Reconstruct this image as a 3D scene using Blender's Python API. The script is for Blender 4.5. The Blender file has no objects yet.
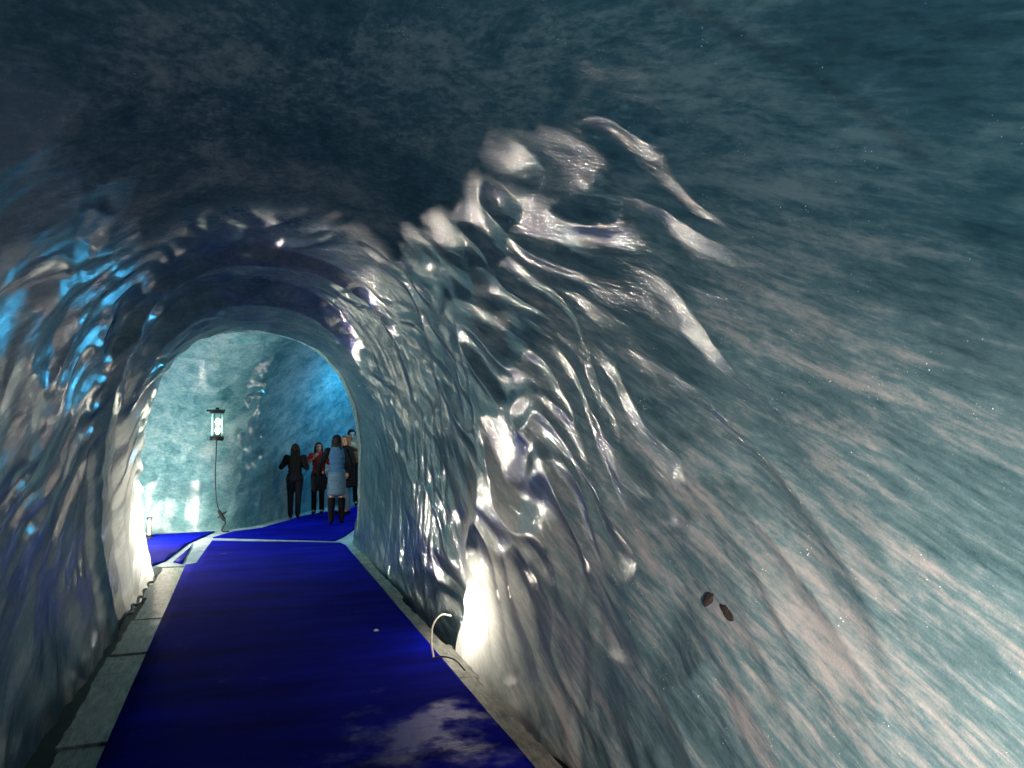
import bpy, bmesh, math, random
import numpy as np
from mathutils import Vector, Matrix
random.seed(4)
SC = bpy.context.scene
COL = SC.collection

# ------------------------------------------------------------------ camera
CAM_H = 1.9
cam_d = bpy.data.cameras.new('camera'); cam = bpy.data.objects.new('camera', cam_d); COL.objects.link(cam)
cam_d.sensor_width = 36.0; cam_d.lens = 740.0 * 36.0 / 1024.0
cam_d.clip_start = 0.02; cam_d.clip_end = 200
cam.location = (0, 0, CAM_H)
cam.rotation_euler = (math.radians(90 + 3.4028), 0, math.radians(-19.7395))
SC.camera = cam

# ------------------------------------------------------------------ world, exposure
W = bpy.data.worlds.new('glacier_daylight'); SC.world = W; W.use_nodes = True
W.node_tree.nodes['Background'].inputs[0].default_value = (0.03, 0.16, 0.60, 1)
W.node_tree.nodes['Background'].inputs[1].default_value = 0.16
SC.view_settings.view_transform = 'Standard'; SC.view_settings.look = 'None'
SC.view_settings.exposure = 0.0; SC.view_settings.gamma = 1.0
SC.view_settings.use_curve_mapping = False

# ------------------------------------------------------------------ lights (lamps of the cave and added fills)
def point(name, loc, color, power, radius=0.05):
    d = bpy.data.lights.new(name, 'POINT'); d.color = color; d.energy = power; d.shadow_soft_size = radius
    o = bpy.data.objects.new(name, d); o.location = loc; COL.objects.link(o); return o
WARM = (1.0, 0.86, 0.70)
def spot(name, loc, target, color, power, angle, radius=0.1):
    d = bpy.data.lights.new(name, 'SPOT'); d.color = color; d.energy = power; d.shadow_soft_size = radius
    d.spot_size = math.radians(angle); d.spot_blend = 1.0
    o = bpy.data.objects.new(name, d); o.location = loc; COL.objects.link(o)
    o.rotation_euler = (Vector(target) - Vector(loc)).to_track_quat('-Z', 'Y').to_euler(); return o
def cave_lights():
    point('floor_lamp_light', (-1.56, 13.7, 0.55), WARM, 250, 0.08)             # lamp in the left branch
    point('mouth_lamp_light', (-1.64, 10.80, 0.55), WARM, 500, 0.10)            # sunk behind the ice at the left of the mouth
    point('wall_lamp_light', (-0.46, 14.45, 1.97), (1.0, 0.9, 0.72), 9, 0.08)  # hanging lamp on the far wall
    point('niche_lamp_light', (2.02, 6.02, 0.32), WARM, 115, 0.06)              # sunk behind the right wall's ice
    point('niche_spill_light', (1.76, 6.46, 0.36), WARM, 8, 0.04)  # extra light added to brighten the recess of the niche
    spot('near_lamp_light', (0.90, -0.45, 0.50), (2.0, 1.15, 0.62), (1.0, 0.70, 0.58), 2600, 82)   # unseen warm spot beside the camera, aimed at the lower right wall
    spot('rear_fill_light', (-0.9, -0.8, 0.5), (1.9, 0.9, 3.2), (0.58, 0.98, 1.0), 390, 108)  # added teal fill behind the camera for the upper right wall
    point('branch_lamp_light', (2.95, 17.6, 3.10), (0.08, 0.55, 1.0), 160, 0.20)  # blue lamp hidden round the bend
    point('chamber_fill_light', (-4.2, 13.2, 2.8), (0.20, 0.82, 1.0), 240, 0.2)  # added cyan fill, out of sight in the left branch
    point('roof_fill_light', (0.6, 12.7, 3.52), (0.50, 0.98, 0.95), 85, 0.10)      # added teal fill, hidden above the mouth inside the chamber
    point('bend_lamp_light', (2.90, 16.0, 1.7), WARM, 24, 0.10)                 # lamp on the near wall of the bend
cave_lights()

# ------------------------------------------------------------------ helpers
def tag(o, label=None, cat=None, group=None, kind=None):
    if label: o['label'] = label
    if cat: o['category'] = cat
    if group: o['group'] = group
    if kind: o['kind'] = kind
    return o
def empty(name, loc, rz=0.0, label=None, cat=None, group=None):
    o = bpy.data.objects.new(name, None); o.location = loc; o.rotation_euler = (0, 0, rz); o.empty_display_size = 0.1
    COL.objects.link(o); return tag(o, label, cat, group)
def link(name, me, mat, parent=None):
    o = bpy.data.objects.new(name, me); COL.objects.link(o)
    if mat is not None: me.materials.append(mat)
    if parent is not None: o.parent = parent
    return o
def grid_mesh(name, P, N=None, keep=None):
    """P (n,m,3) grid of points -> smooth quad mesh, optional normals and face mask (n-1,m-1)."""
    n, m = P.shape[:2]
    idx = np.arange(n * m).reshape(n, m)
    q = np.stack([idx[:-1, :-1], idx[:-1, 1:], idx[1:, 1:], idx[1:, :-1]], -1)
    if N is not None:
        fn = np.cross(P[:-1, 1:] - P[:-1, :-1], P[1:, 1:] - P[:-1, :-1])
        if (fn * N[:-1, :-1]).sum() < 0: q = q[..., ::-1]
    if keep is not None: q = q[keep]
    q = q.reshape(-1, 4)
    used, inv = np.unique(q, return_inverse=True); q = inv.reshape(-1, 4)
    V = P.reshape(-1, 3)[used]
    me = bpy.data.meshes.new(name)
    me.vertices.add(len(V)); me.vertices.foreach_set('co', V.astype(np.float32).ravel())
    me.loops.add(q.size); me.loops.foreach_set('vertex_index', q.astype(np.int32).ravel())
    me.polygons.add(len(q)); me.polygons.foreach_set('loop_start', np.arange(0, q.size, 4, dtype=np.int32))
    me.polygons.foreach_set('use_smooth', np.ones(len(q), bool))
    me.update(calc_edges=True); me.validate()
    if N is not None:
        me.normals_split_custom_set_from_vertices(N.reshape(-1, 3)[used].astype(np.float32).tolist())
    return me
# --- vectorised gradient noise
def _hash(ix, iy, iz, seed):
    h = (ix.astype(np.int64) * 374761393 + iy.astype(np.int64) * 668265263 + iz.astype(np.int64) * 2147483647 + seed * 974634777) & 0xFFFFFFFF
    h = ((h ^ (h >> 13)) * 1274126177) & 0xFFFFFFFF
    h = ((h ^ (h >> 16)) * 2246822519) & 0xFFFFFFFF
    return h ^ (h >> 15)
_G = np.random.RandomState(1).normal(size=(256, 3)); _G /= np.linalg.norm(_G, axis=1)[:, None]
def noise(x, y, z, seed=0):
    fx, fy, fz = np.floor(x), np.floor(y), np.floor(z)
    dx, dy, dz = x - fx, y - fy, z - fz
    s = lambda t: t * t * t * (t * (t * 6 - 15) + 10)
    ux, uy, uz = s(dx), s(dy), s(dz); out = 0
    for a in (0, 1):
        for b in (0, 1):
            for c in (0, 1):
                g = _G[_hash(fx + a, fy + b, fz + c, seed) & 255]
                d = g[..., 0] * (dx - a) + g[..., 1] * (dy - b) + g[..., 2] * (dz - c)
                out = out + d * (ux if a else 1 - ux) * (uy if b else 1 - uy) * (uz if c else 1 - uz)
    return out * 1.6
def sstep(a, b, x):
    t = np.clip((x - a) / (b - a), 0, 1); return t * t * (3 - 2 * t)

# ------------------------------------------------------------------ materials
def mat(name):
    m = bpy.data.materials.new(name); m.use_nodes = True; nt = m.node_tree
    return m, nt, nt.nodes['Principled BSDF'], nt.nodes['Material Output']
def node(nt, t, **kw):
    n = nt.nodes.new(t)
    for k, v in kw.items():
        if k.startswith('i_'):
            key = k[2:]; key = int(key) if key.isdigit() else key.replace('_', ' ')
            n.inputs[key].default_value = v
        else: setattr(n, k, v)
    return n
def ramp(nt, fac, stops):
    r = nt.nodes.new('ShaderNodeValToRGB'); nt.links.new(fac, r.inputs[0])
    e = r.color_ramp.elements
    while len(e) < len(stops): e.new(0.5)
    for k, (p, c) in enumerate(stops):
        e[k].position = p; e[k].color = c if len(c) == 4 else (*c, 1)
    return r
def plain(name, col, rough=0.6, metal=0.0, nscale=60, namt=0.25, bump=0.05, emit=None, estr=0):
    """a solid colour broken up by a little procedural noise"""
    m, nt, b, out = mat(name); L = nt.links.new
    tc = node(nt, 'ShaderNodeTexCoord'); nz = node(nt, 'ShaderNodeTexNoise', i_Scale=nscale, i_Detail=4.0)
    L(tc.outputs['Object'], nz.inputs['Vector'])
    lo = tuple(c * (1 - namt) for c in col); hi = tuple(min(1, c * (1 + namt)) for c in col)
    r = ramp(nt, nz.outputs['Fac'], [(0.3, lo), (0.7, hi)])
    L(r.outputs[0], b.inputs['Base Color']); b.inputs['Roughness'].default_value = rough; b.inputs['Metallic'].default_value = metal
    if bump:
        bp = node(nt, 'ShaderNodeBump', i_Strength=bump, i_Distance=0.01); L(nz.outputs['Fac'], bp.inputs['Height']); L(bp.outputs[0], b.inputs['Normal'])
    if emit: b.inputs['Emission Color'].default_value = (*emit, 1); b.inputs['Emission Strength'].default_value = estr
    return m
SLANT = math.radians(25)
CRACK_N, CRACK_D = (0.2488, 0.7793, -0.5751), 0.1443
def ice_material(name, dark, mid, pale, rough=(0.05, 0.15), trans=0.25, spec_ior=2.0, fine=0.35, frost=False):
    m, nt, b, out = mat(name); L = nt.links.new
    tc = node(nt, 'ShaderNodeTexCoord')
    # layers of the glacier dip 25 degrees along the tunnel
    rot = node(nt, 'ShaderNodeMapping'); rot.inputs['Rotation'].default_value = (-SLANT, 0, 0)
    L(tc.outputs['Object'], rot.inputs['Vector'])
    def stretch(sx, sy, sz):
        mp = node(nt, 'ShaderNodeMapping'); mp.inputs['Scale'].default_value = (sx, sy, sz); L(rot.outputs[0], mp.inputs['Vector']); return mp
    s1 = stretch(3.2, 0.9, 4.5); n1 = node(nt, 'ShaderNodeTexNoise', i_Scale=1.0, i_Detail=9.0, i_Roughness=0.66, i_Distortion=0.5); L(s1.outputs[0], n1.inputs['Vector'])
    s2 = stretch(10, 1.8, 17); n2 = node(nt, 'ShaderNodeTexNoise', i_Scale=1.6, i_Detail=8.0, i_Roughness=0.7, i_Distortion=0.3); L(s2.outputs[0], n2.inputs['Vector'])
    n3 = node(nt, 'ShaderNodeTexNoise', i_Scale=0.55, i_Detail=3.0); L(tc.outputs['Object'], n3.inputs['Vector'])
    mx = node(nt, 'ShaderNodeMath', operation='MULTIPLY_ADD'); mx.inputs[1].default_value = 0.45
    L(n2.outputs['Fac'], mx.inputs[0])
    m2 = node(nt, 'ShaderNodeMath', operation='MULTIPLY'); m2.inputs[1].default_value = 0.55; L(n1.outputs['Fac'], m2.inputs[0]); L(m2.outputs[0], mx.inputs[2])
    m3 = node(nt, 'ShaderNodeMath', operation='MULTIPLY_ADD'); m3.inputs[1].default_value = 0.35; L(n3.outputs['Fac'], m3.inputs[0]); L(mx.outputs[0], m3.inputs[2])
    n6 = node(nt, 'ShaderNodeTexNoise', i_Scale=1.0, i_Detail=5.0, i_Roughness=0.75); s6 = stretch(38, 16, 46); L(s6.outputs[0], n6.inputs['Vector'])
    m4 = node(nt, 'ShaderNodeMath', operation='MULTIPLY_ADD'); m4.inputs[1].default_value = 0.22; L(n6.outputs['Fac'], m4.inputs[0]); L(m3.outputs[0], m4.inputs[2])
    m5 = node(nt, 'ShaderNodeMath', operation='SUBTRACT'); L(m4.outputs[0], m5.inputs[0]); m5.inputs[1].default_value = 0.11
    m3 = m5
    cr = ramp(nt, m3.outputs[0], [(0.55, dark), (0.67, mid), (0.80, pale)])
    # tiny trapped bubbles; sparkling glints painted in as white specks
    vo = node(nt, 'ShaderNodeTexVoronoi', i_Scale=55.0); L(tc.outputs['Object'], vo.inputs['Vector'])
    nb = node(nt, 'ShaderNodeTexNoise', i_Scale=7.0, i_Detail=2.0); L(tc.outputs['Object'], nb.inputs['Vector'])
    th = node(nt, 'ShaderNodeMapRange'); th.inputs[1].default_value = 0.55; th.inputs[2].default_value = 0.75; th.inputs[3].default_value = 0.02; th.inputs[4].default_value = 0.16
    L(nb.outputs['Fac'], th.inputs[0])
    lt = node(nt, 'ShaderNodeMath', operation='LESS_THAN'); L(vo.outputs['Distance'], lt.inputs[0]); L(th.outputs[0], lt.inputs[1])
    mixb = node(nt, 'ShaderNodeMix', data_type='RGBA'); L(lt.outputs[0], mixb.inputs[0]); L(cr.outputs[0], mixb.inputs[6]); mixb.inputs[7].default_value = (0.85, 0.9, 0.92, 1)
    colr = mixb.outputs[2]
    if frost:     # thin dirty layer of old ice cutting across roof and right wall
        dp = node(nt, 'ShaderNodeVectorMath', operation='DOT_PRODUCT'); dp.inputs[1].default_value = CRACK_N
        wn = node(nt, 'ShaderNodeTexNoise', i_Scale=3.0, i_Detail=6.0); L(tc.outputs['Object'], wn.inputs['Vector'])
        wv = node(nt, 'ShaderNodeVectorMath', operation='MULTIPLY_ADD'); L(wn.outputs['Color'], wv.inputs[0]); wv.inputs[1].default_value = (0.14,) * 3; L(tc.outputs['Object'], wv.inputs[2])
        L(wv.outputs[0], dp.inputs[0])
        su = node(nt, 'ShaderNodeMath', operation='SUBTRACT'); L(dp.outputs['Value'], su.inputs[0]); su.inputs[1].default_value = CRACK_D
        ab = node(nt, 'ShaderNodeMath', operation='ABSOLUTE'); L(su.outputs[0], ab.inputs[0])
        ck = node(nt, 'ShaderNodeMapRange'); ck.inputs[1].default_value = 0.035; ck.inputs[2].default_value = 0.005; ck.inputs[3].default_value = 0; ck.inputs[4].default_value = 0.30; L(ab.outputs[0], ck.inputs[0])
        sx = node(nt, 'ShaderNodeSeparateXYZ'); L(tc.outputs['Object'], sx.inputs[0])
        l1 = node(nt, 'ShaderNodeMapRange'); l1.inputs[1].default_value = 2.55; l1.inputs[2].default_value = 2.75; L(sx.outputs['Z'], l1.inputs[0])
        l2 = node(nt, 'ShaderNodeMapRange'); l2.inputs[1].default_value = 1.0; l2.inputs[2].default_value = 1.3; L(sx.outputs['X'], l2.inputs[0])
        p1 = node(nt, 'ShaderNodeMath', operation='MULTIPLY'); L(l1.outputs[0], p1.inputs[0]); L(l2.outputs[0], p1.inputs[1])
        p2 = node(nt, 'ShaderNodeMath', operation='MULTIPLY'); L(p1.outputs[0], p2.inputs[0]); L(ck.outputs[0], p2.inputs[1])
        mc = node(nt, 'ShaderNodeMix', data_type='RGBA'); L(p2.outputs[0], mc.inputs[0]); L(colr, mc.inputs[6]); mc.inputs[7].default_value = (0.035, 0.03, 0.026, 1)
        colr = mc.outputs[2]
    L(colr, b.inputs['Base Color'])
    rr = node(nt, 'ShaderNodeMapRange'); rr.inputs[1].default_value = 0.3; rr.inputs[2].default_value = 0.7; rr.inputs[3].default_value = rough[0]; rr.inputs[4].default_value = rough[1]
    L(n2.outputs['Fac'], rr.inputs[0])
    if frost:     # hoar frost on the roof of the near tunnel makes it matt
        sp = node(nt, 'ShaderNodeSeparateXYZ'); L(tc.outputs['Object'], sp.inputs[0])
        fz = node(nt, 'ShaderNodeMapRange', interpolation_type='SMOOTHSTEP'); fz.inputs[1].default_value = 3.22; fz.inputs[2].default_value = 3.46
        fn = node(nt, 'ShaderNodeTexNoise', i_Scale=2.2, i_Detail=5.0); L(rot.outputs[0], fn.inputs['Vector'])
        fo = node(nt, 'ShaderNodeMath', operation='MULTIPLY_ADD'); fo.inputs[1].default_value = 0.6; L(fn.outputs['Fac'], fo.inputs[0]); L(sp.outputs['Z'], fo.inputs[2])
        fp = node(nt, 'ShaderNodeMath', operation='SUBTRACT'); L(fo.outputs[0], fp.inputs[0]); fp.inputs[1].default_value = 0.30; L(fp.outputs[0], fz.inputs[0])
        fy = node(nt, 'ShaderNodeMapRange', interpolation_type='SMOOTHSTEP'); fy.inputs[1].default_value = 8.6; fy.inputs[2].default_value = 6.4; L(sp.outputs['Y'], fy.inputs[0])
        fm = node(nt, 'ShaderNodeMath', operation='MULTIPLY'); L(fz.outputs[0], fm.inputs[0]); L(fy.outputs[0], fm.inputs[1])
        fa = node(nt, 'ShaderNodeMath', operation='MULTIPLY_ADD'); fa.inputs[1].default_value = 0.22; L(fm.outputs[0], fa.inputs[0]); L(rr.outputs[0], fa.inputs[2])
        L(fa.outputs[0], b.inputs['Roughness'])
        fs = node(nt, 'ShaderNodeMath', operation='MULTIPLY_ADD'); fs.inputs[1].default_value = -0.50; fs.inputs[2].default_value = 0.5; L(fm.outputs[0], fs.inputs[0]); L(fs.outputs[0], b.inputs['Specular IOR Level'])
    else: L(rr.outputs[0], b.inputs['Roughness'])
    b.inputs['IOR'].default_value = spec_ior
    # fine melt ripples and grain
    s4 = stretch(22, 7, 30); n4 = node(nt, 'ShaderNodeTexNoise', i_Scale=1.0, i_Detail=4.0, i_Roughness=0.6); L(s4.outputs[0], n4.inputs['Vector'])
    n5 = node(nt, 'ShaderNodeTexNoise', i_Scale=110.0, i_Detail=2.0); L(tc.outputs['Object'], n5.inputs['Vector'])
    b1 = node(nt, 'ShaderNodeBump', i_Strength=fine, i_Distance=0.012); L(n4.outputs['Fac'], b1.inputs['Height'])
    b2 = node(nt, 'ShaderNodeBump', i_Strength=0.25, i_Distance=0.003); L(n5.outputs['Fac'], b2.inputs['Height']); L(b1.outputs[0], b2.inputs['Normal'])
    L(b2.outputs[0], b.inputs['Normal'])
    tr = node(nt, 'ShaderNodeBsdfTranslucent'); 
    mt = node(nt, 'ShaderNodeMix', data_type='RGBA'); mt.inputs[0].default_value = 0.6; L(colr, mt.inputs[6]); mt.inputs[7].default_value = (0.72, 0.72, 0.68, 1)
    L(mt.outputs[2], tr.inputs[0])
    ms = node(nt, 'ShaderNodeMixShader'); ms.inputs[0].default_value = trans
    L(b.outputs[0], ms.inputs[1]); L(tr.outputs[0], ms.inputs[2]); L(ms.outputs[0], out.inputs['Surface'])
    return m
M = {}
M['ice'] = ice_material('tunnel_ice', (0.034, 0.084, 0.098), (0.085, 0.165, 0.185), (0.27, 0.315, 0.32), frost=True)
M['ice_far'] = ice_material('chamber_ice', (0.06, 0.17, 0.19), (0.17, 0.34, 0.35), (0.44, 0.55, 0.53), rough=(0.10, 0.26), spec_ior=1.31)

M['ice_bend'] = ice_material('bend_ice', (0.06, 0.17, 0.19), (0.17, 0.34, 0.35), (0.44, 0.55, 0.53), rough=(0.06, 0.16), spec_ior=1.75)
def carpet_material():
    m, nt, b, out = mat('blue_carpet'); L = nt.links.new
    tc = node(nt, 'ShaderNodeTexCoord')
    n1 = node(nt, 'ShaderNodeTexNoise', i_Scale=400.0, i_Detail=2.0); L(tc.outputs['Object'], n1.inputs['Vector'])
    mp = node(nt, 'ShaderNodeMapping'); mp.inputs['Scale'].default_value = (0.5, 2.2, 1); L(tc.outputs['Object'], mp.inputs['Vector'])
    n2 = node(nt, 'ShaderNodeTexNoise', i_Scale=1.3, i_Detail=5.0, i_Roughness=0.6); L(mp.outputs[0], n2.inputs['Vector'])
    r = ramp(nt, n2.outputs['Fac'], [(0.25, (0.0005, 0.0007, 0.10)), (0.75, (0.0018, 0.007, 0.42))])
    L(r.outputs[0], b.inputs['Base Color'])
    # soaked patches are smoother
    n3 = node(nt, 'ShaderNodeTexNoise', i_Scale=2.6, i_Detail=7.0, i_Roughness=0.62); L(tc.outputs['Object'], n3.inputs['Vector'])
    geo = node(nt, 'ShaderNodeMapping'); geo.inputs['Location'].default_value = (-1.12, -4.55, 0); L(tc.outputs['Object'], geo.inputs['Vector'])
    gl = node(nt, 'ShaderNodeVectorMath', operation='LENGTH'); L(geo.outputs[0], gl.inputs[0])
    gm = node(nt, 'ShaderNodeMapRange'); gm.inputs[1].default_value = 0.95; gm.inputs[2].default_value = 0.1; gm.inputs[3].default_value = 0.0; gm.inputs[4].default_value = 0.32
    L(gl.outputs['Value'], gm.inputs[0])
    ga = node(nt, 'ShaderNodeMath', operation='ADD'); L(gm.outputs[0], ga.inputs[0]); L(n3.outputs['Fac'], ga.inputs[1])
    wr = node(nt, 'ShaderNodeMapRange'); wr.inputs[1].default_value = 0.64; wr.inputs[2].default_value = 0.82; wr.inputs[3].default_value = 1.0; wr.inputs[4].default_value = 0.40
    L(ga.outputs[0], wr.inputs[0]); L(wr.outputs[0], b.inputs['Roughness'])
    sl = node(nt, 'ShaderNodeMapRange'); sl.inputs[1].default_value = 0.64; sl.inputs[2].default_value = 0.82; sl.inputs[3].default_value = 0.03; sl.inputs[4].default_value = 0.16
    L(ga.outputs[0], sl.inputs[0]); L(sl.outputs[0], b.inputs['Specular IOR Level'])
    bp = node(nt, 'ShaderNodeBump', i_Strength=0.5, i_Distance=0.004); L(n1.outputs['Fac'], bp.inputs['Height'])
    bp2 = node(nt, 'ShaderNodeBump', i_Strength=0.35, i_Distance=0.03); L(n2.outputs['Fac'], bp2.inputs['Height']); L(bp.outputs[0], bp2.inputs['Normal'])
    L(bp2.outputs[0], b.inputs['Normal'])
    return m
M['carpet'] = carpet_material()
def board_material():
    m, nt, b, out = mat('weathered_boards'); L = nt.links.new
    tc = node(nt, 'ShaderNodeTexCoord')
    mp = node(nt, 'ShaderNodeMapping'); mp.inputs['Scale'].default_value = (14, 2.5, 6); L(tc.outputs['Object'], mp.inputs['Vector'])
    n1 = node(nt, 'ShaderNodeTexNoise', i_Scale=1.9, i_Detail=10.0, i_Roughness=0.8); L(mp.outputs[0], n1.inputs['Vector'])
    r = ramp(nt, n1.outputs['Fac'], [(0.3, (0.03, 0.034, 0.03)), (0.5, (0.22, 0.23, 0.20)), (0.72, (0.46, 0.46, 0.40))])
    L(r.outputs[0], b.inputs['Base Color']); b.inputs['Roughness'].default_value = 0.55
    bp = node(nt, 'ShaderNodeBump', i_Strength=0.6, i_Distance=0.01); L(n1.outputs['Fac'], bp.inputs['Height']); L(bp.outputs[0], b.inputs['Normal'])
    return m
M['board'] = board_material()
M['ground'] = plain('wet_dark_ground', (0.005, 0.006, 0.006), 0.7, nscale=9, namt=0.6, bump=0.5)
M['pale_floor'] = plain('frosted_floor', (0.33, 0.38, 0.40), 0.5, nscale=5, namt=0.35, bump=0.3)
M['dark_metal'] = plain('dark_metal', (0.03, 0.03, 0.03), 0.4, 0.7)
M['rubber'] = plain('black_rubber', (0.012, 0.012, 0.012), 0.5)
M['white_cable'] = plain('white_cable', (0.55, 0.55, 0.48), 0.45)
M['stone'] = plain('dark_stone', (0.004, 0.004, 0.005), 0.8, bump=0.4)
M['bulb'] = plain('lit_bulb', (1, 0.95, 0.8), 0.4, bump=0, emit=(1.0, 0.90, 0.50), estr=6)
M['bulb_warm'] = plain('lit_tube', (1, 0.9, 0.7), 0.4, bump=0, emit=(1.0, 0.80, 0.45), estr=6)
def glass_material():
    m, nt, b, out = mat('lamp_glass'); L = nt.links.new
    b.inputs['Base Color'].default_value = (0.8, 0.95, 0.95, 1); b.inputs['Roughness'].default_value = 0.03
    tr = node(nt, 'ShaderNodeBsdfTransparent'); tr.inputs[0].default_value = (0.9, 0.97, 0.97, 1)
    lw = node(nt, 'ShaderNodeLayerWeight', i_Blend=0.25); ms = node(nt, 'ShaderNodeMixShader')
    L(lw.outputs['Fresnel'], ms.inputs[0]); L(tr.outputs[0], ms.inputs[1]); L(b.outputs[0], ms.inputs[2]); L(ms.outputs[0], out.inputs['Surface'])
    return m
M['glass'] = glass_material()

# ------------------------------------------------------------------ the ice tunnel
def relief(P, smooth_near=True):
    """melt scallops: outward displacement for points P (...,3)"""
    x, y, z = P[..., 0], P[..., 1], P[..., 2]
    c, s = math.cos(SLANT), math.sin(SLANT)
    a = y * c + z * s; b = -y * s + z * c
    w1 = noise(x * 0.9, y * 0.9, z * 0.9, 11) * 0.35; w2 = noise(x * 0.9 + 7, y * 0.9, z * 0.9, 12) * 0.35
    big = noise(x * 0.7, a * 0.28, b * 0.8, 1) * 0.055
    if smooth_near: big = big * (0.45 + 0.55 * sstep(2.0, 4.5, y))
    n1 = noise((x + w1) * 2.3, (a + w2) * 0.85, (b + w1) * 3.0, 2)
    n2 = noise((x + w2) * 4.6, (a + w1) * 1.9, (b + w2) * 6.2, 3)
    sc = (np.abs(n1) - 0.3) * 0.050 + n1 * 0.012 + n2 * 0.0085
    fine_far = sstep(6.5, 8.8, y) * (x > 0.3); sc = sc * (1 - 0.62 * fine_far) + (n2 * 0.003 + noise(y * 6.5 + w1 * 3, z * 1.1, x, 8) * 0.007 + noise(y * 13 + w2 * 3, z * 2.0, x, 9) * 0.003) * fine_far
    fine = noise(x * 11, a * 4.5, b * 15, 4) * 0.0022
    if smooth_near:
        k = sstep(0.8, 3.4, y) * 0.85 + 0.15
        k = np.where(x < 0.2, np.maximum(k, 0.6), k)
        k = k * (1 - 0.85 * sstep(3.1, 3.7, z) * (1 - sstep(5.0, 8.4, y)))
    else: k = 1.0
    return big + 1.2 * sc * k + fine

def interp(y, pts):
    xs, ys = zip(*pts); return np.interp(y, xs, ys)
Y0, Y1 = -3.2, 11.95
def tunnel():
    ys = np.concatenate([np.linspace(Y0, 0.8, 90), np.linspace(0.8, 7.6, 330)[1:], np.linspace(7.6, Y1, 190)[1:]])
    ns = 420
    k = 5; kern = np.ones(31) / 31
    sm = lambda pts: interp(ys, pts)
    top = sm([(-4, 4.0), (0, 3.95), (4, 3.88), (7.6, 3.86), (8.1, 3.82), (8.35, 3.66), (8.6, 3.82), (9.6, 3.76), (9.95, 3.46), (10.5, 3.40), (11.1, 3.34), (11.75, 3.32)])
    aL = sm([(-4, 1.75), (0, 1.65), (5, 1.55), (8.0, 1.54), (8.35, 1.46), (8.6, 1.56), (9.6, 1.54), (9.95, 1.46), (11.0, 1.42), (11.75, 1.42)])      # half widths about x=.13
    aR = sm([(-4, 2.0), (0, 1.92), (4, 1.86), (6.0, 1.72), (7.5, 1.80), (9.5, 1.74), (11.0, 1.66), (11.75, 1.66)])
    # rounded lip at the mouth
    lip = sstep(11.35, 11.95, ys) ** 2 * 0.60
    top, aL, aR = top + lip, aL + lip, aR + lip
    out = np.zeros((len(ys), ns, 3)); xc = 0.13; zs = 1.25; ex = 2 / 2.35
    th = np.linspace(0, math.pi, 400)
    for i, y in enumerate(ys):
        zl = np.linspace(-0.30, zs, 60)[:-1]
        toe = 0.24 * np.clip((0.9 - zl) / 1.2, 0, 1) ** 1.6; toer = 0.16 * np.clip((0.9 - zl) / 1.2, 0, 1) ** 1.6
        ct, st = np.cos(th), np.sin(th)
        axv = np.where(ct > 0, aL[i], aR[i])
        X = xc - np.sign(ct) * np.abs(ct) ** ex * axv; Z = zs + (top[i] - zs) * np.abs(st) ** ex
        xl = xc - aL[i] + toe; xr = xc + aR[i] - toer
        xx = np.concatenate([xl, X, xr[::-1]]); zz = np.concatenate([zl, Z, zl[::-1]])
        d = np.concatenate([[0], np.cumsum(np.hypot(np.diff(xx), np.diff(zz)))])
        t = np.linspace(0, d[-1], ns)
        out[i, :, 0] = np.interp(t, d, xx); out[i, :, 1] = y; out[i, :, 2] = np.interp(t, d, zz)
    # the mouth is cut askew: its right side reaches further than its left
    sk = sstep(8.0, 11.75, out[..., 1]) * (out[..., 0] - 0.13) / 1.55
    out[..., 1] += np.where(sk > 0, 1.15, 0.55) * sk
    N = normals(out)                                          # towards the inside
    P = out - N * relief(out)[..., None]
    # the lamp niche: behind a sharp edge the right wall steps back near the floor
    x, y, z = out[..., 0], out[..., 1], out[..., 2]
    st_ = sstep(6.30, 6.36, y) * (1 - sstep(6.8, 7.5, y)) * (1 - sstep(0.25, 0.6, z)) * (x > 0.5)
    P[..., 0] += 0.15 * st_
    return ys, P
def normals(P):
    du = np.gradient(P, axis=0); dv = np.gradient(P, axis=1)
    n = np.cross(dv, du); n /= np.linalg.norm(n, axis=-1)[..., None] + 1e-12
    c = P.mean(axis=(1,), keepdims=True); c[..., 2] = 1.4
    flip = (n * (c - P)).sum(-1).mean() < 0
    return -n if flip else n
ys, TP = tunnel(); TN = normals(TP)
n_s = TP.shape[1]
cut = int(n_s * 0.335)
def strip(name, a, b):
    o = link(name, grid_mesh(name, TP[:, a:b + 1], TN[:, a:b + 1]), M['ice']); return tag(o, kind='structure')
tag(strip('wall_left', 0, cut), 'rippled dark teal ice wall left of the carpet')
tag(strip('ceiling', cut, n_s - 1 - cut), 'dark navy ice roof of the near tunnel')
tag(strip('wall_right', n_s - 1 - cut, n_s - 1), 'large pale scalloped ice wall right of the carpet')

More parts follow.
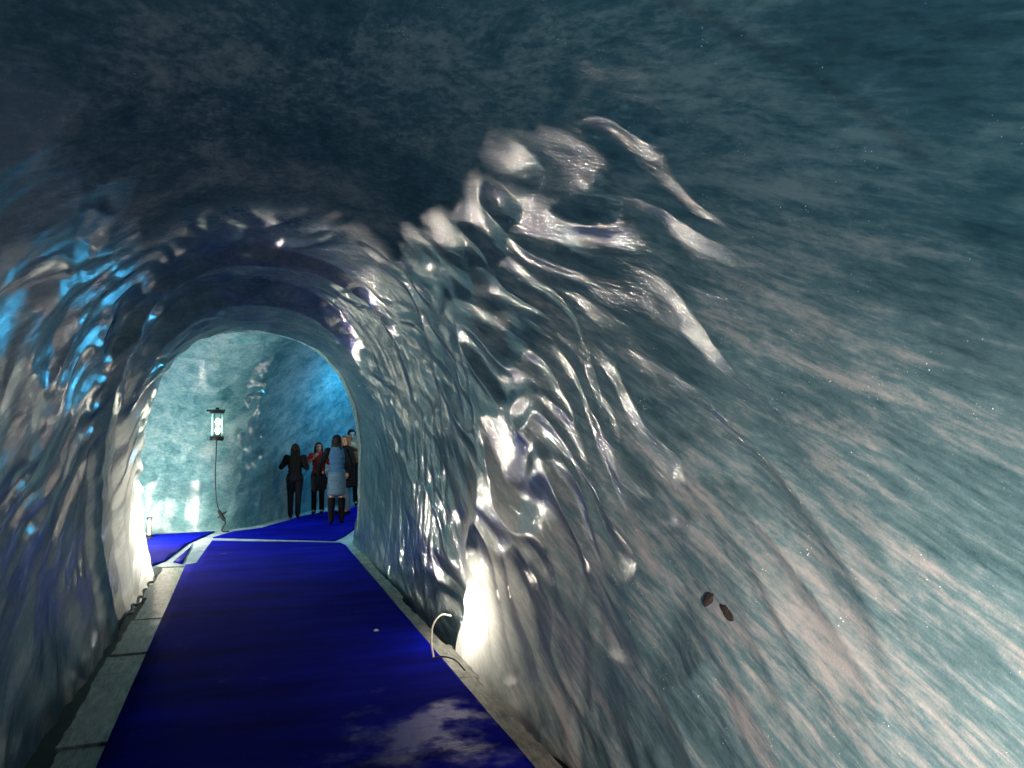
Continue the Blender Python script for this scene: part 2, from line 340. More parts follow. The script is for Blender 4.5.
def smooth_poly(pts, n):
    """Catmull-Rom through plan points"""
    p = np.array(pts, float); p = np.vstack([2 * p[0] - p[1], p, 2 * p[-1] - p[-2]])
    m = len(pts) - 1; t = np.linspace(0, m - 1e-6, n); i = t.astype(int); f = (t - i)[:, None]
    a, b, c, d = p[i], p[i + 1], p[i + 2], p[i + 3]
    return 0.5 * (2 * b + (c - a) * f + (2 * a - 5 * b + 4 * c - d) * f ** 2 + (3 * b - a - 3 * c + d) * f ** 3)
def chamber():
    nt_, ns = 420, 320
    far = smooth_poly([(-7, 14.3), (-3.5, 15.0), (-1.6, 15.15), (-0.55, 15.0), (0.15, 15.5), (1.0, 17.1), (2.35, 19.1), (4.5, 21.3), (7.5, 23.6)], nt_)
    near = smooth_poly([(-7, 11.2), (-3.5, 11.0), (-1.6, 11.10), (-0.4, 10.9), (0.9, 11.4), (2.05, 12.75), (2.5, 14.3), (4.6, 16.6), (8.0, 19.6)], nt_)
    th = np.linspace(0, math.pi, 500); ct, st = np.cos(th), np.sin(th); ex = 2 / 2.5; zs = 1.1
    P = np.zeros((nt_, ns, 3))
    for i in range(nt_):
        F, Nn = far[i], near[i]; w = np.linalg.norm(Nn - F)
        h = 3.72 + 0.12 * math.sin(i * 0.03)
        f = 0.5 - 0.5 * np.sign(ct) * np.abs(ct) ** ex
        zz = zs + (h - zs) * np.abs(st) ** ex
        zl = np.linspace(-0.3, zs, 60)[:-1]
        toe = 0.18 * np.clip((0.8 - zl) / 1.1, 0, 1) ** 1.6 / w
        ff = np.concatenate([toe, f, 1 - toe[::-1]]); zz = np.concatenate([zl, zz, zl[::-1]])
        pts = np.stack([F[0] + (Nn[0] - F[0]) * ff, F[1] + (Nn[1] - F[1]) * ff, zz], -1)
        d = np.concatenate([[0], np.cumsum(np.linalg.norm(np.diff(pts, axis=0), axis=1))]); t = np.linspace(0, d[-1], ns)
        for c in range(3): P[i, :, c] = np.interp(t, d, pts[:, c])
    N = normals(P)
    k = 0.22 + 0.78 * sstep(-0.5, 0.1, P[..., 0])              # the block left of the lamp is smoother
    P = P - N * (relief(P, False) * k)[..., None]
    return P
CP = chamber(); CN = normals(CP)
c_s = CP.shape[1]; cc = int(c_s * 0.36)
ctr = (CP[:-1, :-1] + CP[1:, 1:]) / 2
inside = (np.abs((ctr[..., 0] - 0.13) / 1.60) ** 2.35 + np.clip((ctr[..., 2] - 1.25) / 2.10, 0, 9) ** 2.35) < 1.0
keep = ~(inside & (ctr[..., 1] < 13.0))
col_lamp = int(np.argmin(np.abs(CP[:, 10, 0] + 0.42)))          # the ice block ends where the lamp hangs
n_c = CP.shape[0]
for nm, i0, i1, a, b, m_, lab in (
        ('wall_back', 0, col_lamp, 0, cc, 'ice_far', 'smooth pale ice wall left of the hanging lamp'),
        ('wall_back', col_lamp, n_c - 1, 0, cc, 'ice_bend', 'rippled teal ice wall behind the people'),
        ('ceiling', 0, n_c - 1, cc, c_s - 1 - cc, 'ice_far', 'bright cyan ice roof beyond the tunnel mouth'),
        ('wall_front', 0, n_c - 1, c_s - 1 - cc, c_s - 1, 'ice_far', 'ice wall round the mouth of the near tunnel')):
    o = link(nm, grid_mesh(nm, CP[i0:i1 + 1, a:b + 1], CN[i0:i1 + 1, a:b + 1], keep[i0:i1, a:b]), M[m_]); tag(o, lab, kind='structure')

# ------------------------------------------------------------------ floor
def slab(name, poly, z0, z1, m, parent=None, bev=0.0):
    bm = bmesh.new()
    vb = [bm.verts.new((x, y, z0)) for x, y in poly]; vt = [bm.verts.new((x, y, z1)) for x, y in poly]
    n = len(poly); bm.faces.new(vt)
    bm.faces.new(vb[::-1])
    for i in range(n): bm.faces.new((vb[i], vb[(i + 1) % n], vt[(i + 1) % n], vt[i]))
    bmesh.ops.recalc_face_normals(bm, faces=bm.faces)
    if bev: bmesh.ops.bevel(bm, geom=[e for e in bm.edges], offset=bev, segments=2, affect='EDGES')
    me = bpy.data.meshes.new(name); bm.to_mesh(me); bm.free()
    return link(name, me, m, parent)
tag(slab('floor', [(-2.2, Y0), (2.6, Y0), (2.6, 11.3), (-2.2, 11.3)], -0.35, -0.16, M['ground']), 'dark wet ground under the boards', kind='structure')
tag(slab('floor', [(-8, 11.3), (2.6, 11.3), (10, 19), (9, 25), (3, 22), (-8, 16)], -0.35, -0.004, M['pale_floor']), 'pale frosted floor of the far chamber', kind='structure')
def boardwalk(name, x0, x1, ya, yb, seed, lab):
    rnd = random.Random(seed); bm = bmesh.new(); y = ya
    while y < yb:
        ln = min(rnd.uniform(0.75, 1.25), yb - y); dx = rnd.uniform(-0.03, 0.03); dz = rnd.uniform(-0.012, 0.006)
        nx, ny = 3, 14; g = {}
        xs = (x0 + (dx if x0 < 0 else 0), (x0 + x1) / 2, x1 + (dx if x0 > 0 else 0))
        for j in range(ny + 1):
            for i in range(nx):
                g[i, j] = bm.verts.new((xs[i] + rnd.uniform(-.008, .008) * (i != (2 if x0 < 0 else 0)), y + (ln - 0.012) * j / ny, dz + rnd.uniform(-.004, .004)))
        for j in range(ny):
            for i in range(nx - 1): bm.faces.new((g[i, j], g[i + 1, j], g[i + 1, j + 1], g[i, j + 1]))
        y += ln
    ret = bmesh.ops.extrude_face_region(bm, geom=bm.faces[:])
    for v in [e for e in ret['geom'] if isinstance(e, bmesh.types.BMVert)]: v.co.z -= 0.14
    bmesh.ops.recalc_face_normals(bm, faces=bm.faces)
    me = bpy.data.meshes.new(name); bm.to_mesh(me); bm.free()
    return tag(link(name, me, M['board']), lab, kind='structure')
boardwalk('trim_1', -1.03, -0.60, Y0, 11.25, 3, 'weathered grey boards along the left edge of the carpet')
boardwalk('trim_2', 1.40, 1.70, Y0, 12.2, 8, 'weathered grey boards along the right edge of the carpet')
tag(slab('floor', [(-0.61, Y0), (1.41, Y0), (1.41, 11.35), (-0.61, 11.35)], -0.16, -0.002, M['ground']), 'dark ground beneath the carpet', kind='structure')

def carpet(name, poly, lab, res=0.12, seed=0):
    """a thin sheet with gentle buckles; poly convex in plan"""
    bm = bmesh.new(); f = bm.faces.new([bm.verts.new((x, y, 0)) for x, y in poly])
    lo = np.min(poly, 0); hi = np.max(poly, 0)
    for ax in (0, 1):
        nrm = (1, 0, 0) if ax == 0 else (0, 1, 0); t = lo[ax] + res
        while t < hi[ax]:
            co = (t, 0, 0) if ax == 0 else (0, t, 0)
            bmesh.ops.bisect_plane(bm, geom=bm.verts[:] + bm.edges[:] + bm.faces[:], plane_co=co, plane_no=nrm); t += res
    C = np.array([v.co for v in bm.verts]); n = noise(C[:, 0] * 0.8, C[:, 1] * 1.7, C[:, 0] * 0, 20 + seed)
    for v, k in zip(bm.verts, n): v.co.z = 0.014 + 0.006 * float(k)
    ret = bmesh.ops.extrude_face_region(bm, geom=bm.faces[:])
    for v in [e for e in ret['geom'] if isinstance(e, bmesh.types.BMVert)]: v.co.z = 0.0
    bmesh.ops.recalc_face_normals(bm, faces=bm.faces)
    for fc in bm.faces: fc.smooth = abs(fc.normal.z) > 0.5
    me = bpy.data.meshes.new(name); bm.to_mesh(me); bm.free()
    return tag(link(name, me, M['carpet']), lab, 'carpet', 'blue carpets')
carpet('carpet_runner', [(-0.75, Y0 + .1), (1.56, Y0 + .1), (1.55, 12.30), (1.50, 12.60), (-0.50, 13.55), (-0.62, 11.4), (-0.75, 11.3)], 'long dark blue carpet runner leading down the middle of the tunnel')
carpet('carpet_piece', [(-3.6, 14.55), (-3.6, 12.2), (-1.18, 11.36), (-1.04, 11.72), (-0.86, 13.34), (-0.50, 14.72)], 'blue carpet laid into the left side branch of the cave', seed=1)
carpet('carpet_offcut', [(-0.80, 12.85), (-0.93, 11.62), (-0.80, 11.40), (-0.79, 13.45)], 'narrow triangle of blue carpet between two pale floor strips', seed=2)
carpet('carpet_piece', [(-0.50, 13.93), (1.44, 12.84), (1.66, 13.3), (2.2, 14.9), (4.3, 17.7), (7.6, 20.6), (6.9, 22.4), (4.4, 20.2), (1.25, 16.75), (0.32, 14.95), (-0.17, 14.62)], 'blue carpet under the people curving away to the right', seed=3)

# ------------------------------------------------------------------ small building tools
def bm_new(): return bmesh.new()
def add_ball(bm, c, r, seg=20, rings=12, rot=None):
    r = (r, r, r) if isinstance(r, (int, float)) else r
    M4 = Matrix.Translation(c) @ (rot.to_matrix().to_4x4() if rot is not None else Matrix()) @ Matrix.Diagonal((*r, 1))
    bmesh.ops.create_uvsphere(bm, u_segments=seg, v_segments=rings, radius=1, matrix=M4)
def add_cone(bm, p, q, r1, r2, seg=16, ends=True):
    p, q = Vector(p), Vector(q); d = q - p
    if d.length < 1e-6: return
    M4 = Matrix.Translation((p + q) / 2) @ d.to_track_quat('Z', 'Y').to_matrix().to_4x4()
    bmesh.ops.create_cone(bm, cap_ends=True, segments=seg, radius1=r1, radius2=r2, depth=d.length, matrix=M4)
    if ends: add_ball(bm, p, r1, seg, 10); add_ball(bm, q, r2, seg, 10)
def add_lathe(bm, prof, c, seg=28):
    """prof: (radius, z) from bottom to top"""
    rings = [[bm.verts.new((c[0] + r * math.cos(2 * math.pi * k / seg), c[1] + r * math.sin(2 * math.pi * k / seg), c[2] + z)) for k in range(seg)] for r, z in prof]
    for A, B in zip(rings, rings[1:]):
        for k in range(seg): bm.faces.new((A[k], A[(k + 1) % seg], B[(k + 1) % seg], B[k]))
    if prof[0][0] > 1e-4: bm.faces.new(rings[0][::-1])
    if prof[-1][0] > 1e-4: bm.faces.new(rings[-1])
def add_tube(bm, pts, r, seg=10):
    p = [Vector(a) for a in pts]; rings = []
    for i, a in enumerate(p):
        t = (p[min(i + 1, len(p) - 1)] - p[max(i - 1, 0)]).normalized()
        u = t.cross(Vector((0.31, 0.52, 0.79))).normalized(); v = t.cross(u)
        rings.append([bm.verts.new(a + u * r * math.cos(2 * math.pi * k / seg) + v * r * math.sin(2 * math.pi * k / seg)) for k in range(seg)])
    for A, B in zip(rings, rings[1:]):
        for k in range(seg): bm.faces.new((A[k], A[(k + 1) % seg], B[(k + 1) % seg], B[k]))
    bm.faces.new(rings[0][::-1]); bm.faces.new(rings[-1])
def curve_pts(ctrl, n=60):
    p = np.array(ctrl, float); p = np.vstack([2 * p[0] - p[1], p, 2 * p[-1] - p[-2]])
    t = np.linspace(0, len(ctrl) - 1 - 1e-6, n); i = t.astype(int); f = (t - i)[:, None]
    a, b, c, d = p[i], p[i + 1], p[i + 2], p[i + 3]
    return 0.5 * (2 * b + (c - a) * f + (2 * a - 5 * b + 4 * c - d) * f ** 2 + (3 * b - a - 3 * c + d) * f ** 3)
def done(name, bm, m, parent=None, smooth=True):
    bmesh.ops.recalc_face_normals(bm, faces=bm.faces)
    me = bpy.data.meshes.new(name); bm.to_mesh(me); bm.free()
    if smooth:
        me.polygons.foreach_set('use_smooth', np.ones(len(me.polygons), bool))
        me.set_sharp_from_angle(angle=math.radians(40))
    return link(name, me, m, parent)
def fused(name, bm, m, voxel, parent=None, smooth=4, fac=0.5):
    """overlapping solids -> one continuous skin"""
    me = bpy.data.meshes.new(name); bm.to_mesh(me); bm.free()
    o = bpy.data.objects.new(name, me); COL.objects.link(o)
    md = o.modifiers.new('r', 'REMESH'); md.mode = 'VOXEL'; md.voxel_size = voxel
    ms = o.modifiers.new('s', 'SMOOTH'); ms.factor = fac; ms.iterations = smooth
    dg = bpy.context.evaluated_depsgraph_get(); me2 = bpy.data.meshes.new_from_object(o.evaluated_get(dg))
    bpy.data.objects.remove(o); bpy.data.meshes.remove(me)
    me2.name = name; me2.polygons.foreach_set('use_smooth', np.ones(len(me2.polygons), bool))
    return link(name, me2, m, parent)

# ------------------------------------------------------------------ lamps
wl = empty('wall_lamp', (-0.50, 14.60, 1.70), 0, 'glowing glass cylinder lamp hanging on the far ice wall', 'lamp')
bm = bm_new(); add_lathe(bm, [(0.02, -0.03), (0.115, -0.03), (0.125, -0.01), (0.125, 0.045), (0.085, 0.055), (0.085, 0.075)], (0, 0, 0)); done('bottom_cap', bm, M['dark_metal'], wl)
bm = bm_new(); add_lathe(bm, [(0.085, 0.46), (0.125, 0.47), (0.125, 0.51), (0.10, 0.53), (0.03, 0.545), (0.03, 0.575)], (0, 0, 0))
add_cone(bm, (-0.17, 0, 0.52), (0.12, 0, 0.52), 0.018, 0.018, 10); add_cone(bm, (0, 0, 0.52), (0.02, 0.42, 0.54), 0.014, 0.014, 10); done('top_cap', bm, M['dark_metal'], wl)
bm = bm_new(); add_lathe(bm, [(0.098, 0.05), (0.098, 0.475), (0.092, 0.475), (0.092, 0.05)], (0, 0, 0), 36); done('glass_cylinder', bm, M['glass'], wl)
for z in (0.15, 0.31):
    bm = bm_new(); add_lathe(bm, [(0.012, -0.065), (0.03, -0.05), (0.045, -0.02), (0.048, 0.01), (0.04, 0.04), (0.022, 0.062), (0.002, 0.07)], (0.012, 0, z), 24); done('bulb', bm, M['bulb'], wl)
bm = bm_new(); add_tube(bm, [(-0.045, 0.02, 0.06), (-0.045, 0.02, 0.47)], 0.007); add_tube(bm, [(0.06, 0.05, 0.06), (0.06, 0.05, 0.47)], 0.007); done('support_rod', bm, M['dark_metal'], wl)
pc = empty('power_cable', (-0.45, 14.60, 0.0), 0, 'thin dark cable hanging straight down from the lit far lamp', 'cable')
pts = curve_pts([(-0.05, 0, 1.67), (-0.055, 0, 1.4), (-0.06, 0.02, 1.0), (-0.035, 0.02, 0.62), (0.0, 0.01, 0.45), (0.05, 0, 0.36), (0.06, -0.01, 0.33)], 50)
bm = bm_new(); add_tube(bm, pts, 0.010); done('cord', bm, M['rubber'], pc)
cn = bm_new(); add_cone(cn, (0.02, 0, 0.38), (0.10, 0, 0.24), 0.03, 0.035, 14); add_cone(cn, (0.0, 0, 0.27), (0.05, 0, 0.30), 0.014, 0.02, 10); add_cone(cn, (0.06, 0, 0.32), (0.14, 0, 0.37), 0.02, 0.014, 10); done('connector', cn, M['rubber'], pc)
bm = bm_new(); add_tube(bm, curve_pts([(0.09, 0, 0.25), (0.13, 0.0, 0.17), (0.09, -0.01, 0.10), (0.08, -0.02, 0.03), (0.2, 0.0, 0.015)], 40), 0.014); done('tail_cord', bm, M['rubber'], pc)

def tube_lamp(loc, rz, lab, tilt=0.0):
    t = empty('floor_lamp', loc, rz, lab, 'lamp', 'floor lamps along the ice')
    bm = bm_new(); add_lathe(bm, [(0.07, 0), (0.07, 0.02), (0.03, 0.03), (0.03, 0.07)], (0, 0, 0)); done('base', bm, M['dark_metal'], t)
    bm = bm_new(); add_lathe(bm, [(0.022, 0.07), (0.022, 0.30), (0.015, 0.32), (0.002, 0.325)], (0, 0, 0), 20); done('glow_tube', bm, M['bulb_warm'], t)
    bm = bm_new()
    for k in range(4):
        a = math.pi / 4 + k * math.pi / 2; add_tube(bm, [(0.045 * math.cos(a), 0.045 * math.sin(a), 0.03), (0.045 * math.cos(a), 0.045 * math.sin(a), 0.35)], 0.004, 8)
    add_lathe(bm, [(0.05, 0.345), (0.05, 0.36), (0.002, 0.37)], (0, 0, 0), 20); done('guard', bm, M['dark_metal'], t)
    return t
tube_lamp((-1.52, 14.1, 0.014), 0, 'small glowing floor lamp by the left wall of the side branch')

# ------------------------------------------------------------------ cables and debris
bm = bm_new(); add_tube(bm, curve_pts([(1.70, 6.30, 0.28), (1.60, 6.24, 0.31), (1.50, 6.12, 0.27), (1.47, 6.06, 0.15), (1.48, 6.02, 0.030)], 50), 0.008)
tag(done('looped_cable', bm, M['white_cable']), 'pale cable arching out of the glowing niche in the right wall', 'cable')
bm = bm_new(); add_tube(bm, curve_pts([(1.48, 6.0, 0.030), (1.54, 5.93, 0.055), (1.60, 5.80, 0.06), (1.64, 5.66, 0.02)], 50), 0.007)
tag(done('looped_cable', bm, M['rubber']), 'darker cable bending across the boards below the right wall glow', 'cable')
rnd = random.Random(5)
ctl = [(-1.16, 8.4, -0.10)]
for k in range(12): ctl.append((-1.13 + 0.03 * (k % 2) + rnd.uniform(-.01, .01) + 0.005 * k, 8.6 + k * 0.21, -0.05 + 0.035 * ((k + 1) % 2) + rnd.uniform(-.01, .01)))
bm = bm_new(); add_tube(bm, curve_pts(ctl, 160), 0.016)
tag(done('ground_cable', bm, M['rubber']), 'black kinked cable lying between the left boards and the ice wall', 'cable')
def pebble(loc, r, rot, seed, lab):
    b = bm_new(); bmesh.ops.create_icosphere(b, subdivisions=3, radius=1)
    C = np.array([v.co for v in b.verts]); n = noise(C[:, 0] * 1.3 + seed, C[:, 1] * 1.3, C[:, 2] * 1.3, 31)
    for v, k in zip(b.verts, n): v.co = Vector((v.co.x * r[0], v.co.y * r[1], v.co.z * r[2])) * (1 + 0.35 * float(k))
    o = done('stone', b, M['stone']); o.location = loc; o.rotation_euler = rot; return tag(o, lab, 'stone', 'stones frozen into the right wall')
pebble((2.000, 2.925, 1.118), (0.008, 0.024, 0.050), (0.9, 0, 0), 1, 'small dark stone frozen in the right ice wall, the left one of two')
pebble((2.001, 2.785, 1.092), (0.008, 0.045, 0.024), (0.5, 0, 0), 5, 'small dark stone frozen in the right ice wall, the right one of two')
bm = bm_new(); bmesh.ops.create_icosphere(bm, subdivisions=2, radius=1)
for v in bm.verts: v.co = Vector((v.co.x * 0.022, v.co.y * 0.03, v.co.z * 0.006)) * (1 + 0.3 * math.sin(v.co.x * 5 + v.co.y * 3))
o = done('ice_chip', bm, plain('ice_chip', (0.6, 0.62, 0.62), 0.3)); o.location = (1.18, 7.03, 0.021); tag(o, 'tiny pale ice chip lying on the blue carpet runner', 'ice chip')

# ------------------------------------------------------------------ people
SKIN = plain('skin', (0.42, 0.22, 0.15), 0.55, nscale=30, namt=0.08, bump=0.0)
def cloth(name, col, rough=0.9):
    m = plain(name, col, rough, nscale=45, namt=0.2, bump=0.15); m.node_tree.nodes['Principled BSDF'].inputs['Specular IOR Level'].default_value = 0.15; return m
BLK = cloth('black_cloth', (0.006, 0.006, 0.007)); RED = cloth('red_cloth', (0.34, 0.018, 0.02)); DEN = cloth('denim', (0.05, 0.11, 0.20))
PALE = cloth('pale_denim', (0.10, 0.15, 0.20)); BROWN = cloth('brown_cloth', (0.30, 0.12, 0.04)); NAVY = cloth('navy_cloth', (0.007, 0.008, 0.014))
HAIRD = cloth('dark_hair', (0.010, 0.007, 0.006), 0.5); HAIRL = cloth('fair_hair', (0.11, 0.07, 0.04), 0.5); EYE = plain('eye', (0.03, 0.02, 0.015), 0.2, bump=0); LIP = plain('lips', (0.30, 0.09, 0.08), 0.5, bump=0)

def person(loc, rz, height, label, arms, stance=((-0.10, 0.0), (0.10, 0.05)), look=(0, 0), top=BLK, bottom=BLK, shoes=BLK, sleeve='long',
           bottom_kind='trousers', hair=HAIRD, hair_kind='long', coat=None, boots=False, build=1.0, curl=(0.6, 0.6), sleeves=None):
    """Figure facing +Y, 1.70 m before scaling. arms = ((elbow, wrist, handdir, palmdir), same for right); x<0 is the figure's left hand side seen from behind."""
    t = empty('person', loc, rz, label, 'person', 'people standing in the far chamber'); t.scale = (height / 1.70,) * 3
    V = Vector; B = bm_new(); w = build
    sh = [V((-0.175 * w, 0, 1.385)), V((0.175 * w, 0, 1.385))]
    hip = [V((-0.088 * w, 0, 0.90)), V((0.088 * w, 0, 0.90))]
    ank = [V((s[0], s[1], 0.085)) for s in stance]
    knee = [(h + a) / 2 + V((0.0, 0.035, 0.01)) for h, a in zip(hip, ank)]
    # trunk
    def trunk(bm, g=0.0, lo=0.86, hi=1.40):
        for (z, rx, ry, y) in ((0.90, .158, .115, -.01), (0.98, .155, .108, -.005), (1.08, .132, .095, 0), (1.18, .142, .102, .005), (1.28, .158, .112, .01), (1.36, .150, .095, 0), (1.41, .10, .075, -.01)):
            if lo - .03 <= z <= hi + .03: add_ball(bm, (0, y, z), (rx * w + g, ry * w + g, 0.085 + g), 24, 14)
    trunk(B, 0, 0.8, 1.5)
    add_cone(B, (0, -.01, 1.40), (0, 0.012, 1.53), .058, .052)
    # head
    q = Matrix.Rotation(look[0], 3, 'Z') @ Matrix.Rotation(look[1], 3, 'X'); hc = V((0, 0.02, 1.585)); H = lambda x, y, z: hc + q @ V((x, y, z)); rq = q.to_quaternion()
    add_ball(B, H(0, -0.012, 0.022), (.077, .093, .094), 28, 18, rq)
    add_ball(B, H(0, 0.022, -0.048), (.056, .062, .062), 24, 14, rq)
    add_ball(B, H(0, 0.052, -0.092), (.026, .024, .020), 16, 10, rq)
    add_cone(B, H(0, 0.080, 0.012), H(0, 0.102, -0.026), .009, .015, 12)
    for s in (-1, 1):
        add_ball(B, H(s * .080, -0.005, -0.005), (.012, .020, .033), 14, 10, rq)
        add_ball(B, H(s * .030, 0.074, 0.030), (.022, .010, .008), 14, 8, rq)      # brows
        add_ball(B, H(s * .036, 0.060, -0.022), (.022, .018, .020), 14, 8, rq)     # cheeks
    add_ball(B, H(0, 0.078, -0.054), (.022, .010, .011), 14, 8, rq)
    # arms and hands
    for k, (el, wr, hd, pd) in enumerate(arms):
        el, wr, hd, pd = V(el), V(wr), V(hd).normalized(), V(pd).normalized()
        add_ball(B, sh[k] + V((0, 0, -.005)), .060 * w); add_cone(B, sh[k], el, .050 * w, .040 * w); add_cone(B, el, wr, .040 * w, .026)
        pd = (pd - hd * pd.dot(hd)).normalized(); sd = hd.cross(pd)
        if k == 0: sd = -sd                                                        # towards the thumb
        palm = wr + hd * 0.045
        for u in (-1, 0, 1): add_cone(B, wr + hd * .012 + sd * u * .012, wr + hd * .088 + sd * u * .025, .016, .0145, 10)
        for f, (off, ln) in enumerate(((.031, .068), (.0105, .078), (-.0105, .072), (-.031, .056))):
            p = wr + hd * .090 + sd * off; d = hd.copy(); r = .0092
            for seg, fr in enumerate((.45, .32, .23)):
                c = curl[k] * (0.55 + 0.4 * seg + 0.06 * f); d = (hd * math.cos(c) + pd * math.sin(c)).normalized()
                e = p + d * ln * fr; add_cone(B, p, e, r, r * .9, 10); p = e; r *= .9
        p = wr + hd * .030 + sd * .030; m_ = p + (sd * .75 + hd * .6 + pd * .35).normalized() * .036; e = m_ + (hd * .85 + sd * .2 + pd * .5).normalized() * .032
        add_cone(B, p, m_, .013, .011, 10); add_cone(B, m_, e, .011, .009, 10)
    # legs
    for k in (0, 1):
        add_cone(B, hip[k], knee[k], .082 * w, .053 * w); add_cone(B, knee[k], ank[k], .050 * w, .034)
        add_ball(B, knee[k] * .62 + ank[k] * .38 + V((0, -.022, 0)), (.046, .046, .11))
        add_cone(B, ank[k], ank[k] + V((0, .13, -.050)), .034, .026); add_ball(B, ank[k] + V((0, -.02, -.04)), (.032, .038, .040))
    fused('body', B, SKIN, 0.0062, t, 3, 0.4)
    # face details
    for s in (-1, 1):
        b = bm_new(); add_ball(b, H(s * .030, 0.0745, 0.013), (.013, .008, .0075), 14, 8, rq); done('eye', b, EYE, t)
    b = bm_new(); add_ball(b, H(0, 0.0865, -0.053), (.021, .005, .006), 14, 8, rq); done('mouth', b, LIP, t)
    # hair
    b = bm_new()
    for (c, r) in (((0, -.026, .038), (.090, .094, .092)), ((0, -.045, -.01), (.086, .072, .08))): add_ball(b, H(*c), r, 28, 18, rq)
    for s in (-1, 1): add_ball(b, H(s * .066, -.012, .02), (.028, .062, .055), 18, 12, rq)
    add_ball(b, H(0, 0.035, .092), (.064, .045, .022), 18, 12, rq)
    if hair_kind == 'long':
        for s in (-1, -.5, 0, .5, 1): add_cone(b, H(s * .060, -.055 + abs(s) * .022, .0), (hc + q @ V((s * .085, -.070 + abs(s) * .03, 0))).xy.to_3d() + V((0, -.01, 1.34 - 0.03 * abs(s))), .045, .030, 14)
    elif hair_kind == 'bob':
        for s in (-1, -.4, .4, 1): add_cone(b, H(s * .062, -.045 + abs(s) * .025, .0), H(s * .078, -.055 + abs(s) * .03, -.095), .046, .034, 14)
    fused('hair', b, hair, 0.008, t, 3)
    # top
    b = bm_new(); g = 0.014; trunk(b, g, 0.94, 1.40)
    add_cone(b, (0, -.01, 1.40), (0, -.005, 1.435), .078, .066)
    for k, (el, wr, hd, pd) in enumerate(arms):
        el, wr = V(el), V(wr); add_ball(b, sh[k], .060 * w + g)
        end = wr if sleeve == 'long' else None
        if sleeves is not None: continue
        if sleeve == 'short': add_cone(b, sh[k], sh[k].lerp(el, .62), .050 * w + g + .004, .044 * w + g + .006)
        else: add_cone(b, sh[k], el, .050 * w + g, .040 * w + g); add_cone(b, el, el.lerp(wr, .94), .040 * w + g, .028 + g)
    fused('jacket' if coat else 'top', b, top, 0.010, t, 2)
    if sleeves is not None:
        for k, (el, wr, hd, pd) in enumerate(arms):
            el, wr = V(el), V(wr); b = bm_new(); add_ball(b, sh[k], .064 * w + g); add_cone(b, sh[k], el, .052 * w + g, .044 * w + g); add_cone(b, el, el.lerp(wr, .96), .044 * w + g, .032 + g)
            fused('sleeve', b, sleeves, 0.010, t, 2)
    if coat:                                                                        # long skirts of the coat
        b = bm_new()
        for z in np.linspace(1.30, coat, 12):
            f = (1.30 - z) / (1.30 - coat); add_ball(b, (0, -.005, z), (.165 * w + .03 + .055 * f, .118 * w + .03 + .04 * f, .06), 24, 12)
        fused('coat_skirt', b, top, 0.012, t, 3)
    # lower half
    b = bm_new(); g = .013
    add_ball(b, (0, -.008, .965), (.158 * w + g, .112 * w + g, .07)); add_ball(b, (0, -.012, .90), (.162 * w + g, .120 * w + g, .085))
    if bottom_kind == 'trousers':
        for k in (0, 1): add_cone(b, hip[k], knee[k], .085 * w + g, .056 * w + g); add_cone(b, knee[k], ank[k] + V((0, 0, .02)), .056 * w + g, .048 + g)
    else:
        for z in np.linspace(.90, .58, 7): add_ball(b, (0, 0, z), (.165 * w + g + .02 * (.9 - z), .125 * w + g + .02 * (.9 - z), .06), 24, 12)
    fused('trousers' if bottom_kind == 'trousers' else 'skirt', b, bottom, 0.010, t, 2)
    for k in (0, 1):
        b = bm_new(); a = ank[k]
        add_cone(b, a + V((0, -.025, -.042)), a + V((0, .135, -.052)), .043, .034); add_ball(b, a + V((0, .0, -.01)), (.046, .055, .05))
        if boots: add_cone(b, a, knee[k] * .85 + a * .15, .054, .074); add_ball(b, knee[k] * .62 + a * .38 + V((0, -.022, 0)), (.064, .064, .13))
        bmesh.ops.bisect_plane(b, geom=b.verts[:] + b.edges[:] + b.faces[:], plane_co=(0, 0, 0.002), plane_no=(0, 0, -1), clear_outer=True)
        bmesh.ops.holes_fill(b, edges=[e for e in b.edges if e.is_boundary])
        fused('boot' if boots else 'shoe', b, shoes, 0.009, t, 1)
    return t
FZ = 0.019
# woman seen from behind, both elbows out, hands raised in front of the chest
pA = person((0.99, 16.30, FZ), math.radians(-4), 1.54, 'person in black with arms bent seen from behind, leftmost of the far group',
            (((-0.31, 0.00, 1.17), (-0.19, 0.24, 1.25), (0.5, 0.8, 0.3), (0.8, -0.3, 0)), ((0.27, -0.03, 1.14), (0.17, 0.21, 1.20), (-0.5, 0.8, 0.3), (-0.8, -0.3, 0))),
            ((-0.085, 0.0), (0.075, 0.03)), (0.1, -0.1), BLK, NAVY, hair_kind='bob', build=1.08)
# woman with long hair facing the camera, red top, one hand at her chest
pB = person((1.53, 16.95, FZ), math.radians(165), 1.56, 'person with long dark hair in a red top, hand raised to chest',
            (((-0.27, -0.02, 1.13), (-0.22, 0.19, 1.02), (0.3, 0.9, -0.2), (1, 0, 0)), ((0.29, 0.03, 1.15), (0.09, 0.17, 1.33), (-0.6, 0.1, 0.8), (-0.4, -0.8, 0))),
            ((-0.09, 0.0), (0.09, 0.04)), (0.25, 0.05), RED, BLK, sleeve='short', hair_kind='long', build=0.98)
# woman from behind in a blue shirt, pale skirt and tall dark boots
pC = person((1.72, 15.10, FZ), math.radians(-12), 1.74, 'person in a blue shirt and pale skirt with tall black boots',
            (((-0.33, 0.02, 1.15), (-0.36, 0.12, 0.92), (-0.1, 0.5, -0.8), (1, 0, 0)), ((0.27, -0.03, 1.13), (0.24, 0.20, 1.16), (-0.2, 0.9, 0.2), (-1, 0, 0))),
            ((-0.10, -0.02), (0.09, 0.10)), (-0.3, 0.0), DEN, PALE, bottom_kind='skirt', boots=True, hair_kind='long', sleeves=BLK)
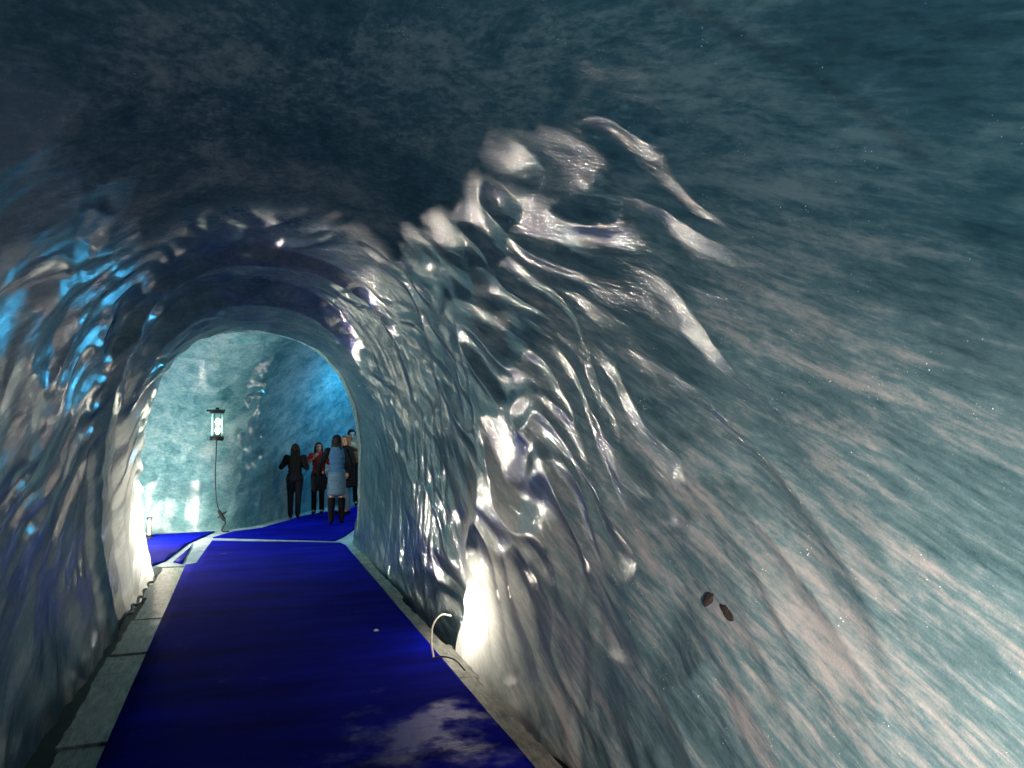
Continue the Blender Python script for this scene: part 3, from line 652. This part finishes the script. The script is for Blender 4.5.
# person in a long black coat half behind the blue shirt
pE = person((2.10, 16.70, FZ), math.radians(115), 1.72, 'person with fair hair in a long black coat beside the blue shirt',
            (((-0.27, -0.03, 1.12), (-0.24, 0.10, 0.90), (0, 0.4, -0.9), (1, 0, 0)), ((0.27, -0.03, 1.12), (0.22, 0.16, 0.95), (-0.2, 0.8, -0.4), (-1, 0, 0))),
            ((-0.09, 0.0), (0.09, 0.05)), (0.3, 0.0), BLK, PALE, hair=HAIRL, hair_kind='bob', coat=0.62)
# tall man facing the camera further back, holding up a phone
pD = person((2.43, 18.35, FZ), math.radians(172), 1.84, 'tall person with short dark hair in a brown jacket at the back',
            (((-0.28, 0.03, 1.14), (-0.10, 0.26, 1.30), (0.45, 0.5, 0.7), (0.7, -0.6, 0)), ((0.28, 0.03, 1.14), (0.08, 0.27, 1.30), (-0.45, 0.5, 0.7), (-0.7, -0.6, 0))),
            ((-0.11, 0.0), (0.11, 0.02)), (0.2, -0.15), BROWN, NAVY, hair_kind='short', build=1.08)
# things they carry
def box(name, size, loc, rot, m, bev=0.004, parent=None):
    b = bm_new(); bmesh.ops.create_cube(b, size=1)
    for v in b.verts: v.co = Vector((v.co.x * size[0], v.co.y * size[1], v.co.z * size[2]))
    bmesh.ops.bevel(b, geom=b.edges[:], offset=bev, segments=3, affect='EDGES')
    o = done(name, b, m, parent); o.location = loc; o.rotation_euler = rot; return o

b = bm_new(); add_tube(b, [(-0.12, 0.0, 0.0), (-0.115, 0.01, 0.12), (0.02, -0.01, 0.40), (0.06, -0.04, 0.49)], 0.012); add_tube(b, [(0.12, 0.0, 0.0), (0.115, 0.01, 0.12), (0.12, -0.03, 0.40), (0.06, -0.04, 0.49)], 0.012)
bag = empty('shoulder_bag', (1.385, 15.20, 0.80), math.radians(20), 'black shoulder bag hanging at the side of the blue shirt', 'bag')
box('pouch', (0.30, 0.13, 0.28), (0, 0, 0), (0, 0, 0), BLK, 0.03, bag)
st = done('strap', b, BLK, bag); st.location = (0, 0, 0.13)
box('flap', (0.30, 0.02, 0.15), (0, -0.068, 0.06), (0, 0, 0), NAVY, 0.008, bag)
